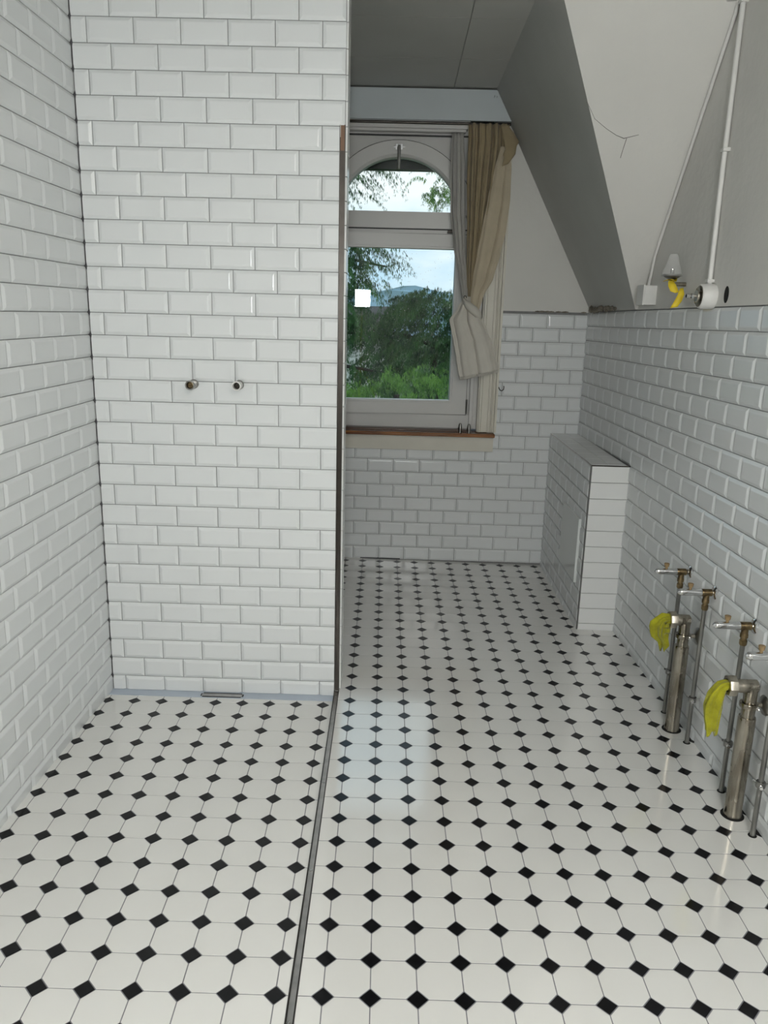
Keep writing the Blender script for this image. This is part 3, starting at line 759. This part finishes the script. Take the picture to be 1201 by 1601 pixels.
# ------------------------------------------------------------------ shower wall stubs
for vx, vz, lab, m in ((0.2345, 1.1395, 'grey ribbed pipe stub on the shower wall, left of the pair', 'zinc'), (0.3955, 1.1405, 'pale capped pipe stub on the shower wall, right of the pair', 'white_plastic')):
    s = empty('pipe_stub', (vx, -0.002, vz), lab, 'pipe', 'pipe stubs on the shower wall')
    def sp(name, me, m_): me.transform(Matrix.Translation(-s.location)); return link(name, me, m_, s)
    sp('collar', latheme((vx, -0.004, vz), (0, -1, 0), [(0, .0145), (.004, .0145), (.006, .0165), (.014, .0165), (.016, .0135), (.024, .0135)], seg=20), 'zinc')
    bmx = bmesh.new(); prof = []
    a = 0.022
    if m == 'zinc':
        for k in range(6): prof += [(a, .0150), (a+.0035, .0150), (a+.004, .0136), (a+.0056, .0136)]; a += .006
    else: prof = [(a, .0150), (.040, .0162), (.052, .0162)]; a = .053
    prof += [(a+.002, .0165), (a+.009, .0165), (a+.009, .0125), (a-.010, .0115)]
    lathe(bmx, (vx, -0.004, vz), (0, -1, 0), prof, 20); sp('sleeve', shade(me_of(bmx)), 'zinc' if m == 'zinc' else 'white_plastic')
    sp('plug', latheme((vx, -0.004-a+.010, vz), (0, -1, 0), [(0, .0112), (.004, .0112), (.005, .007), (.010, .007), (.010, .004), (.005, .003)], seg=16), 'brass' if m == 'zinc' else 'iron')

# ------------------------------------------------------------------ supply pipes with stop taps
def supply(x, y, lab, clipz=0.12, corkd=1.0, seed=0):
    z0 = fz(x); X = xr(y) - 0.007
    t = empty('supply_pipe', (x, y, z0), lab, 'pipe', 'supply pipes along the right wall')
    def sp(name, me, m, par=None):
        me.transform(Matrix.Translation(-t.location)); return link(name, me, m, par or t)
    zt_ = 0.515
    sp('pipe', tubeme([(x, y, z0-0.01), (x, y, 0.15), (x, y, 0.47)], 0.0075), 'zinc')
    sp('floor_hole', latheme((x, y, z0+0.0014), (0, 0, 1), [(0, .0125), (.0008, .0125), (.0012, .008)], seg=18), 'black')
    sp('nut', latheme((x, y, 0.453), (0, 0, 1), [(0, .0095), (.004, .0115), (.016, .0115), (.018, .0095), (.024, .0095), (.026, .012), (.036, .012), (.040, .0105), (.058, .0105)], seg=12), 'brass')
    sp('valve_body', latheme((x+0.017, y, zt_), (-1, 0, 0), [(0, .0100), (.002, .0125), (.034, .0125), (.038, .0118), (.038, .009)], seg=16), 'brass')
    ch = sp('spindle_cover', latheme((x-0.018, y, zt_), (-1, 0, 0), [(0, .0125), (.030, .0120), (.058, .0118), (.070, .0108), (.076, .0080), (.0795, .004), (.0805, .0008)], seg=18), 'chrome')
    sp('cork', latheme((x-0.056, y, zt_+0.010), (0, 0, 1), [(0, .0045), (.008, .0045), (.0085, .0075), (.020, .0095), (.021, .0085)], seg=14), 'cork', ch)
    sp('neck', latheme((x+0.014, y, zt_), (1, 0, 0), [(0, .0095), (X-x-.026, .0085), (X-x-.018, .012), (X-x-.014, .0125)], seg=16), 'nickel')
    ro = sp('rosette', latheme((X, y, zt_), (-1, 0, 0), [(-.003, .0235), (.001, .0235), (.004, .021), (.007, .013), (.008, .009)], seg=24), 'chrome')
    # pipe clip
    sp('clip_ring', latheme((x, y, clipz-0.008), (0, 0, 1), [(0, .0078), (0, .0128), (.003, .0138), (.015, .0138), (.018, .0128), (.018, .0078)], seg=16), 'zinc')
    sp('clip_stem', tubeme([(x+0.009, y, clipz), (X, y, clipz)], 0.0045, seg=10), 'chrome')
    for s_ in (-1, 1):
        sp('clip_screw', latheme((x-0.004, y+s_*0.010, clipz), (-0.3, s_, 0), [(0, .005), (.005, .005), (.006, .003), (.011, .003), (.011, .0045), (.014, .0045)], seg=10), 'chrome')
    return t
supply(2.007, -0.072, 'grey supply pipe with corked chrome tap, farthest along the right wall')
supply(2.015, -0.290, 'grey supply pipe with corked chrome tap, just in front of the far drain pipe')
supply(2.021, -0.580, 'grey supply pipe with corked chrome tap, just behind the near drain pipe')
supply(2.025, -0.798, 'grey supply pipe with corked chrome tap at the picture edge, nearest of the row')

def drain(x, y, lab, reach):
    z0 = fz(x); X = xr(y) - 0.007
    t = empty('drain_pipe', (x, y, z0), lab, 'pipe', 'drain pipes along the right wall')
    def sp(name, me, m, par=None):
        me.transform(Matrix.Translation(-t.location)); return link(name, me, m, par or t)
    sp('sleeve', latheme((x, y, z0-0.005), (0, 0, 1), [(0, .0262), (.018, .0262), (.028, .0248), (.330, .0248), (.336, .0235), (.336, .0205)], seg=28), 'nickel')
    sp('floor_hole', latheme((x, y, z0+0.0014), (0, 0, 1), [(0, .034), (.0008, .034), (.0012, .0255)], seg=28), 'black')
    zc = 0.375; r = 0.0195
    bm = bmesh.new()
    tube(bm, [(x, y, 0.26), (x, y, zc-0.010), (x-0.003, y, zc-0.002), (x-0.012, y, zc+0.003), (x-reach+0.010, y, zc+0.003)], [r, r, r*1.02, r, r*0.98], seg=24)
    sp('elbow', shade(me_of(bm), 50), 'nickel')
    sp('elbow_cap', latheme((x+0.0165, y, zc+0.003), (-1, 0, 0), [(0, .016), (.003, .0195), (.024, .0198), (.05, .0195)], seg=24), 'nickel')
    sp('union_nut', latheme((x-reach+0.014, y, zc+0.003), (-1, 0, 0), [(0, .024), (.003, .0315), (.021, .0315), (.025, .029), (.025, .021), (.012, .019)], seg=8), 'nickel')
    sp('clamp_ring', latheme((x, y, 0.312), (0, 0, 1), [(0, .0205), (0, .0255), (.003, .0268), (.012, .0268), (.015, .0255), (.015, .0205)], seg=28), 'nickel')
    sp('clamp_rod', tubeme([(x+0.024, y, 0.319), (X-0.004, y, 0.319)], 0.0075, seg=12), 'nickel')
    sp('clamp_rosette', latheme((X, y, 0.319), (-1, 0, 0), [(-.003, .031), (.001, .031), (.004, .028), (.008, .014), (.010, .010)], seg=24), 'zinc')
    sp('clamp_bolt', latheme((x+0.014, y-0.022, 0.319), (0, -1, 0), [(0, .006), (.006, .006), (.007, .0045), (.012, .0045), (.014, .002)], seg=10), 'chrome')
    return (x-reach-0.011, y, zc+0.003)
m1 = drain(1.992, -0.198, 'thick aged nickel drain pipe with elbow, the farther of the two', 0.046)
m2 = drain(2.006, -0.702, 'thick aged nickel drain pipe with elbow, the nearer of the two', 0.061)

def rag(mouth, lab, length, width, seed, pts):
    """cloth stuffed in a pipe mouth: gathered in the mouth, bent over and hanging in deep folds; pts = (along -x, down, half width, half depth)"""
    x, y, z = mouth; bm = bmesh.new(); n, seg = 34, 48; rings = []
    for i in range(n+1):
        t = i/n*(len(pts)-1); k = min(int(t), len(pts)-2); u = t-k; u = u*u*(3-2*u)*0.6+u*0.4
        ax, dn, hw, hd_ = [p+(q-p)*u for p, q in zip(pts[k], pts[k+1])]
        tt = i/n; r = []
        tang = V((-(pts[k+1][0]-pts[k][0]), 0, -(pts[k+1][1]-pts[k][1]))).normalized()
        nrm = V((0, 1, 0)).cross(tang).normalized()
        for s_ in range(seg):
            a = 2*math.pi*s_/seg
            f = 1 + (0.30*math.sin(5*a+seed+1.5*tt) + 0.16*math.sin(9*a+2*seed-2*tt) + 0.07*math.sin(15*a+5*tt))*min(1, 0.35+tt*1.6)
            hem = 0.010*math.sin(3*a+seed)*max(0, tt-0.8)*5
            r.append(bm.verts.new(V((x-ax, y, z-dn-hem)) + nrm*math.cos(a)*hw*f + V((0, 1, 0))*math.sin(a)*hd_*f))
        rings.append(r)
    for a, b in zip(rings, rings[1:]):
        for s_ in range(seg): bm.faces.new([a[s_], a[(s_+1)%seg], b[(s_+1)%seg], b[s_]])
    bm.faces.new(rings[0][::-1]); bm.faces.new(rings[-1])
    me = me_of(bm)
    for p in me.polygons: p.use_smooth = True
    return link('rag', me, 'rag', None, lab, 'cloth', 'rags stuffed in the drain pipes')
rag(m1, 'crumpled yellow-green cloth stuffed in the farther drain pipe', 0, 0, 1, [(-.014, 0, .014, .014), (.006, -.002, .017, .017), (.022, .002, .020, .022), (.029, .022, .026, .026), (.027, .050, .024, .022), (.014, .078, .014, .014), (.008, .098, .014, .011), (.008, .112, .010, .007)])
rag(m2, 'long hanging yellow-green cloth stuffed in the nearer drain pipe', 0, 0, 4, [(-.014, 0, .012, .014), (.004, -.002, .013, .015), (.016, .006, .014, .016), (.026, .035, .020, .017), (.031, .070, .023, .016), (.030, .100, .020, .012), (.027, .130, .016, .009), (.026, .155, .014, .006)])

# ------------------------------------------------------------------ fittings high on the right wall
def WX(y): return xr(y) - 0.006
jb = empty('junction_box', (WX(0.66), 0.66, 1.50), 'small white junction box on the plaster just above the tiles', 'box')
def jp(name, me, m): me.transform(Matrix.Translation(-jb.location)); return link(name, me, m, jb)
jp('box_body', boxes((WX(0.66)-0.050, WX(0.66)+0.004, 0.612, 0.700, 1.461, 1.540), bevel=0.004), 'white_plastic')
jp('box_lid', boxes((WX(0.66)-0.056, WX(0.66)-0.049, 0.610, 0.702, 1.459, 1.542), bevel=0.003), 'white_plastic')
jp('knockout', latheme((WX(0.66)-0.022, 0.7005, 1.522), (0, 1, 0), [(0, .006), (.0008, .006)], seg=14), 'black')
cd = link('slanted_conduit', tubeme([(WX(0.66)-0.012, 0.692, 1.536)] + [(WX(SY(2.03, z))-0.008, SY(2.03, z)-0.016, z) for z in (1.66, 1.8, 2.0, 2.2, 2.38)] + [(WX(.07)-0.010, 0.095, 2.425)], 0.0065, seg=12), 'conduit', None, 'thin painted conduit slanting up along the corner of the sloping ceiling', 'conduit')
cv = empty('vertical_conduit', (WX(0.05)-0.011, 0.05, 1.525), 'white painted conduit rising from the round switch', 'conduit')
def cp(name, me, m): me.transform(Matrix.Translation(-cv.location)); return link(name, me, m, cv)
cp('pipe', tubeme([(WX(.05)-0.012, 0.045, 1.522), (WX(.05)-0.012, 0.052, 1.9), (WX(.05)-0.012, 0.050, 2.41)], 0.0085), 'conduit')
for z in (1.535, 1.955, 2.395):
    cp('saddle', boxes((WX(.05)-0.023, WX(.05)+0.002, 0.036, 0.066, z-0.006, z+0.006), bevel=0.002), 'conduit')
cb = link('ceiling_junction_box', boxes((WX(.07)-0.045, WX(.07)+0.003, 0.045, 0.125, 2.412, 2.50), bevel=0.004), 'white_plastic', None, 'white junction box high up where the two conduits meet', 'box')
sw = empty('rotary_switch', (WX(0.0), 0.0, 1.483), 'old round white rotary switch with a chrome disc and knob', 'switch')
def wp_(name, me, m, par=None): me.transform(Matrix.Translation(-sw.location)); return link(name, me, m, par or sw)
X0 = WX(0.03)
wp_('base', latheme((X0+0.003, 0.03, 1.483), (-1, 0, 0), [(0, .040), (.004, .043), (.046, .042), (.052, .038)], seg=30), 'white_plastic')
wp_('disc', latheme((X0-0.046, 0.03, 1.483), (-1, 0, 0), [(0, .036), (.004, .036), (.008, .031), (.009, .022), (.014, .020), (.015, .008)], seg=30), 'nickel')
wp_('knob', latheme((X0-0.058, 0.03, 1.483), (-1, 0, 0), [(0, .005), (.010, .005), (.012, .009), (.018, .009), (.020, .005), (.026, .005), (.028, .0085), (.035, .008), (.038, .003)], seg=16), 'chrome')
lathe_bm = bmesh.new(); lathe(lathe_bm, (WX(-.07)+0.001, -0.075, 1.487), (-1, 0, 0), [(0, .019), (.0012, .019), (.0014, .017)], 24)
hole = me_of(lathe_bm)
for v in hole.vertices: v.co.z = 1.487 + (v.co.z-1.487)*1.45
link('wall_hole', hole, 'black', wr)
# clear plastic cap with yellow tape
pc = empty('capped_outlet', (1.99, 0.30, 1.55), 'clear plastic cap over a wall outlet, tied with yellow tape', 'cap')
def pp(name, me, m): me.transform(Matrix.Translation(-pc.location)); return link(name, me, m, pc)
cx, cy, cz = WX(.3)-0.055, 0.30, 1.545
pp('outlet_arm', tubeme([(WX(.3), cy, cz-0.012), (cx+0.01, cy, cz-0.012), (cx, cy, cz-0.005), (cx, cy, cz+0.012)], 0.008), 'nickel')
pp('dish', latheme((cx, cy, cz+0.006), (0, 0, 1), [(0, .012), (.004, .024), (.012, .034), (.017, .036), (.017, .034), (.008, .020)], seg=28), 'zinc')
pp('clear_cap', latheme((cx, cy, cz+0.016), (0, 0, 1), [(0, .038), (.012, .036), (.045, .024), (.072, .018), (.080, .015), (.081, .005)], seg=24), 'clear')
pp('inner_nozzle', latheme((cx, cy, cz+0.008), (0, 0, 1), [(0, .012), (.012, .012), (.02, .008), (.034, .007)], seg=14), 'chrome')
def ribbon(pts, wid):
    bm = bmesh.new(); a, b = [], []
    for (x, y, z), w_ in zip(pts, wid): a.append(bm.verts.new((x-w_*0.55, y, z))); b.append(bm.verts.new((x+w_*0.55, y-0.004, z+w_*0.25)))
    for i in range(len(a)-1): bm.faces.new([a[i], a[i+1], b[i+1], b[i]])
    me = me_of(bm)
    for p in me.polygons: p.use_smooth = True
    return me
for pts, wid in (([(cx-.030, cy-.006, cz-.004), (cx-.012, cy-.016, cz+.002), (cx+.002, cy-.020, cz-.006), (cx+.012, cy-.008, cz+.006)], (.006, .014, .016, .010)),
                 ([(cx-.010, cy-.02, cz-.004), (cx-.006, cy-.03, cz-.022), (cx+.002, cy-.036, cz-.040), (cx+.012, cy-.042, cz-.046)], (.014, .024, .024, .012)),
                 ([(cx+.022, cy-.055, cz-.030), (cx+.020, cy-.060, cz-.056), (cx+.010, cy-.062, cz-.082), (cx-.002, cy-.062, cz-.102)], (.010, .022, .026, .024))):
    o = link('yellow_tape', ribbon([V(q) for q in pts], wid), 'tape', None); o.parent = pc
    o.data.transform(Matrix.Translation(-pc.location)); o.modifiers.new('thickness', 'SOLIDIFY').thickness = 0.002

# ------------------------------------------------------------------ lamps behind the camera (seen only as reflections and light)
LP = V((1.019, -4.10, 1.593))
wk = empty('work_light', (LP.x, LP.y-0.05, fz(.94)), 'square LED work light on a yellow tripod, mirrored in the lower window pane', 'lamp')
def wkp(name, me, m): me.transform(Matrix.Translation(-wk.location)); return link(name, me, m, wk)
wkp('housing', boxes((LP.x-0.135, LP.x+0.135, LP.y-0.07, LP.y-0.006, LP.z-0.135, LP.z+0.135), bevel=0.01), 'lamp_black')
wkp('led_panel', boxes((LP.x-0.105, LP.x+0.105, LP.y-0.006, LP.y-0.003, LP.z-0.105, LP.z+0.105)), 'led')
wkp('pole', tubeme([(LP.x, LP.y-0.05, 0.45), (LP.x, LP.y-0.05, LP.z-0.13)], 0.014), 'lamp_yellow')
for k in range(3):
    a = 2*math.pi*k/3+0.5
    wkp('leg', tubeme([(LP.x, LP.y-0.05, 0.75), (LP.x+0.42*math.cos(a), LP.y-0.05+0.42*math.sin(a), fz(.94)+0.008)], 0.011), 'lamp_yellow')
cl = empty('ceiling_lamp', (1.45, -3.3, CZ), 'round opal ceiling lamp behind the camera', 'lamp')
def clp(name, me, m): me.transform(Matrix.Translation(-cl.location)); return link(name, me, m, cl)
clp('base', latheme((1.45, -3.3, CZ), (0, 0, -1), [(0, .28), (.025, .28), (.03, .26)], seg=40), 'white_plastic')
clp('opal_glass', latheme((1.45, -3.3, CZ-0.028), (0, 0, -1), [(0, .265), (.02, .262), (.05, .235), (.07, .17), (.078, .06), (.079, .001)], seg=40), 'opal')

# ------------------------------------------------------------------ outside the window
gd = link('garden_ground', boxes((-200, 200, 3.0, 330, -7.2, -7.0)), 'meadow', None, 'green garden ground far below the window', 'ground', kind='structure')
bm = bmesh.new()
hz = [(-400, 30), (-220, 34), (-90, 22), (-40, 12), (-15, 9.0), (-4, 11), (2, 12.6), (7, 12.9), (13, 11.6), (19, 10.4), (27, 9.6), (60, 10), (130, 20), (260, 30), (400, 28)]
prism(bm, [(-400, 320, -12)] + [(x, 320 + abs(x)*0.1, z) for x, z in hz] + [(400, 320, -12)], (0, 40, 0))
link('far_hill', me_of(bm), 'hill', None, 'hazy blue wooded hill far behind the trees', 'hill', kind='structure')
hs = empty('house', (-4.0, 34, -7), 'white house with a dark roof glimpsed between the branches', 'house')
def hp_(name, me, m, par=None): me.transform(Matrix.Translation(-hs.location)); return link(name, me, m, par or hs)
hp_('walls', boxes((-9, 0.3, 30, 38, -7, 1.0)), 'render')
bm = bmesh.new(); prism(bm, [(-9.6, 29.4, 0.95), (-9.6, 38.6, 0.95), (-9.6, 34, 1.75)], (10.2, 0, 0)); hp_('roof', me_of(bm), 'roof')
for wx in (-7.5, -5.0, -2.6):
    hp_('house_window', boxes((wx, wx+1.0, 29.95, 30.02, -1.6, 0.0)), 'roof')

def spray(bm, p, d, length, rnd, droop=0.55, size=0.05, dens=1.0):
    """a drooping conifer spray: axis with hanging needle twigs"""
    d = V(d).normalized(); n = max(5, int(length/0.055)); pts = [V(p)]
    for i in range(n):
        d = (d + V((0, 0, -droop/n*2.0)) + V((rnd.gauss(0, .05), rnd.gauss(0, .05), rnd.gauss(0, .03)))).normalized()
        pts.append(pts[-1] + d*(length/n))
    for i, q in enumerate(pts):
        t = i/n; side = d.cross(V((0, 0, 1))).normalized() if abs(d.z) < .98 else V((1, 0, 0))
        for k in range(int(13*dens)):
            s = rnd.choice((-1, 1)); L = size*rnd.uniform(0.5, 1.35)*(1.15-0.55*t)
            dd = (side*s*rnd.uniform(0.2, 1.0) + d*rnd.uniform(0.1, 0.9) + V((rnd.gauss(0, .25), rnd.gauss(0, .3), -rnd.uniform(0.3, 1.6)))).normalized()
            a = q + V((rnd.gauss(0, .012), rnd.gauss(0, .012), rnd.gauss(0, .012)))
            wv = dd.cross(V((rnd.gauss(0, 1), rnd.gauss(0, 1), rnd.gauss(0, 1)))).normalized()*L*0.10
            m_ = a + dd*L*0.55
            v = [bm.verts.new(c) for c in (a, m_ + wv, a + dd*L - V((0, 0, L*0.25)), m_ - wv)]
            bm.faces.new(v)
    return pts
def conifer(name, lab, trunk, sprays, m, seed, limbs=()):
    rnd = random.Random(seed)
    t = empty(name, trunk[0], lab, 'tree', 'conifers outside the window')
    def cp_(nm, me, mm, kind=None): me.transform(Matrix.Translation(-t.location)); return link(nm, me, mm, t, kind=kind)
    r0 = trunk[2]
    cp_('trunk', tubeme([trunk[0], (V(trunk[0])+V(trunk[1]))*0.5 + V((.05, 0, 0)), trunk[1]], [r0, r0*0.75, r0*0.3], seg=10), 'bark')
    bm = bmesh.new()
    for a, b, r in limbs:
        mid = (V(a)+V(b))*0.5 + V((0, 0, 0.05)); bb = bmesh.new(); tube(bb, [a, mid, b], [r, r*.8, r*.35], seg=7); cp_('branch', me_of(bb), 'bark')
    for (x0, x1, z0, z1, y0, y1, n, dx, dz, ln, sz_, dens, dr_) in sprays:
        for k in range(n):
            p = (rnd.uniform(x0, x1), rnd.uniform(y0, y1), rnd.uniform(z0, z1))
            spray(bm, p, (dx+rnd.gauss(0, .35), rnd.gauss(0, .5), dz+rnd.gauss(0, .2)), ln*rnd.uniform(.6, 1.3), rnd, size=sz_, dens=dens, droop=dr_)
    me = bpy.data.meshes.new('foliage'); bm.to_mesh(me); bm.free()
    cp_('foliage', me, m, 'stuff')
    return t
# near cedar: trunk to the left of the view, boughs reaching right
conifer('cedar_tree', 'dark cedar reaching in from the left, its boughs hanging across the top of the window', ((-0.95, 8.2, -7.0), (-0.7, 8.2, 6.5), 0.22),
    [(-0.7, 0.30, 2.95, 3.55, 7.4, 8.8, 50, 0.7, 0.0, 0.55, 0.055, 0.8, .7),
     (0.2, 0.75, 3.1, 3.5, 7.6, 8.6, 22, 0.8, 0.0, 0.45, 0.045, 0.6, .7),
     (-0.9, 0.45, 1.75, 2.35, 7.4, 8.8, 120, 0.6, 0.0, 0.50, 0.06, 1.0, .8),
     (0.35, 0.85, 2.05, 2.35, 7.6, 8.6, 14, 0.8, 0.1, 0.40, 0.05, 0.8, .7),
     (0.3, 0.8, 1.80, 2.1, 7.8, 8.6, 10, 0.8, -0.1, 0.35, 0.045, 0.7, .9),
     (-1.2, 0.45, 1.20, 1.75, 7.4, 8.8, 95, 0.4, -0.1, 0.45, 0.06, 1.0, .8),
     (-1.2, 0.7, 0.0, 0.85, 7.4, 8.8, 85, 0.5, 0.1, 0.45, 0.06, 1.0, .8)], 'leaf', 11,
    limbs=[((-0.8, 8.2, 2.2), (0.75, 8.2, 2.02), 0.035), ((-0.8, 8.2, 3.4), (0.7, 8.2, 3.25), 0.03), ((-0.8, 8.0, 0.75), (0.75, 8.1, 0.62), 0.04), ((-0.8, 8.3, 1.05), (0.45, 8.3, 1.13), 0.035)])
conifer('cedar_tree', 'leafy green conifer filling the lower right of the window', ((1.6, 10.5, -7.0), (1.55, 10.5, 0.9), 0.2),
    [(1.10, 2.7, 1.35, 1.82, 9.4, 10.6, 150, -0.7, 0.10, 0.55, 0.050, 1.0, 1.1),
     (0.90, 1.45, 1.40, 1.70, 9.4, 10.4, 70, -0.8, 0.15, 0.45, 0.048, 1.0, 1.4),
     (0.75, 2.7, 0.85, 1.30, 9.4, 11.2, 170, -0.6, 0.05, 0.55, 0.055, 1.0, 1.0),
     (0.15, 0.95, 0.95, 1.42, 9.6, 11.0, 110, -0.5, 0.10, 0.50, 0.050, 1.0, 1.2),
     (0.30, 2.7, 0.20, 0.90, 9.4, 11.2, 230, -0.6, 0.05, 0.55, 0.055, 1.0, 1.0),
     (0.0, 2.6, -0.9, 0.2, 9.4, 11.2, 150, -0.5, 0.05, 0.55, 0.060, 1.0, 1.0)], 'leaf', 23,
    limbs=[((1.6, 10.5, 0.9), (0.5, 10.2, 1.15), 0.04)])
conifer('cedar_tree', 'fresh light-green conifer sprays low in the window', ((0.9, 6.8, -7.0), (0.95, 6.8, 0.45), 0.12),
    [(0.75, 1.75, 0.60, 0.80, 6.4, 7.2, 60, 0.6, 0.12, 0.42, 0.038, 1.0, 1.2),
     (0.15, 0.80, 0.42, 0.62, 6.4, 7.2, 45, -0.7, 0.10, 0.40, 0.038, 1.0, 1.2),
     (0.0, 2.1, -0.2, 0.5, 6.4, 7.4, 110, -0.5, 0.05, 0.45, 0.045, 1.0, 0.9)], 'leaf2', 31)
conifer('cedar_tree', 'distant pale green conifer top at the right of the arched pane', ((2.2, 13.5, -7.0), (2.2, 13.5, 4.0), 0.2),
    [(1.35, 2.9, 3.6, 3.95, 13.0, 14.0, 70, 0.0, 0.3, 0.5, 0.06, 0.8, 1.2),], 'leaf2', 41)
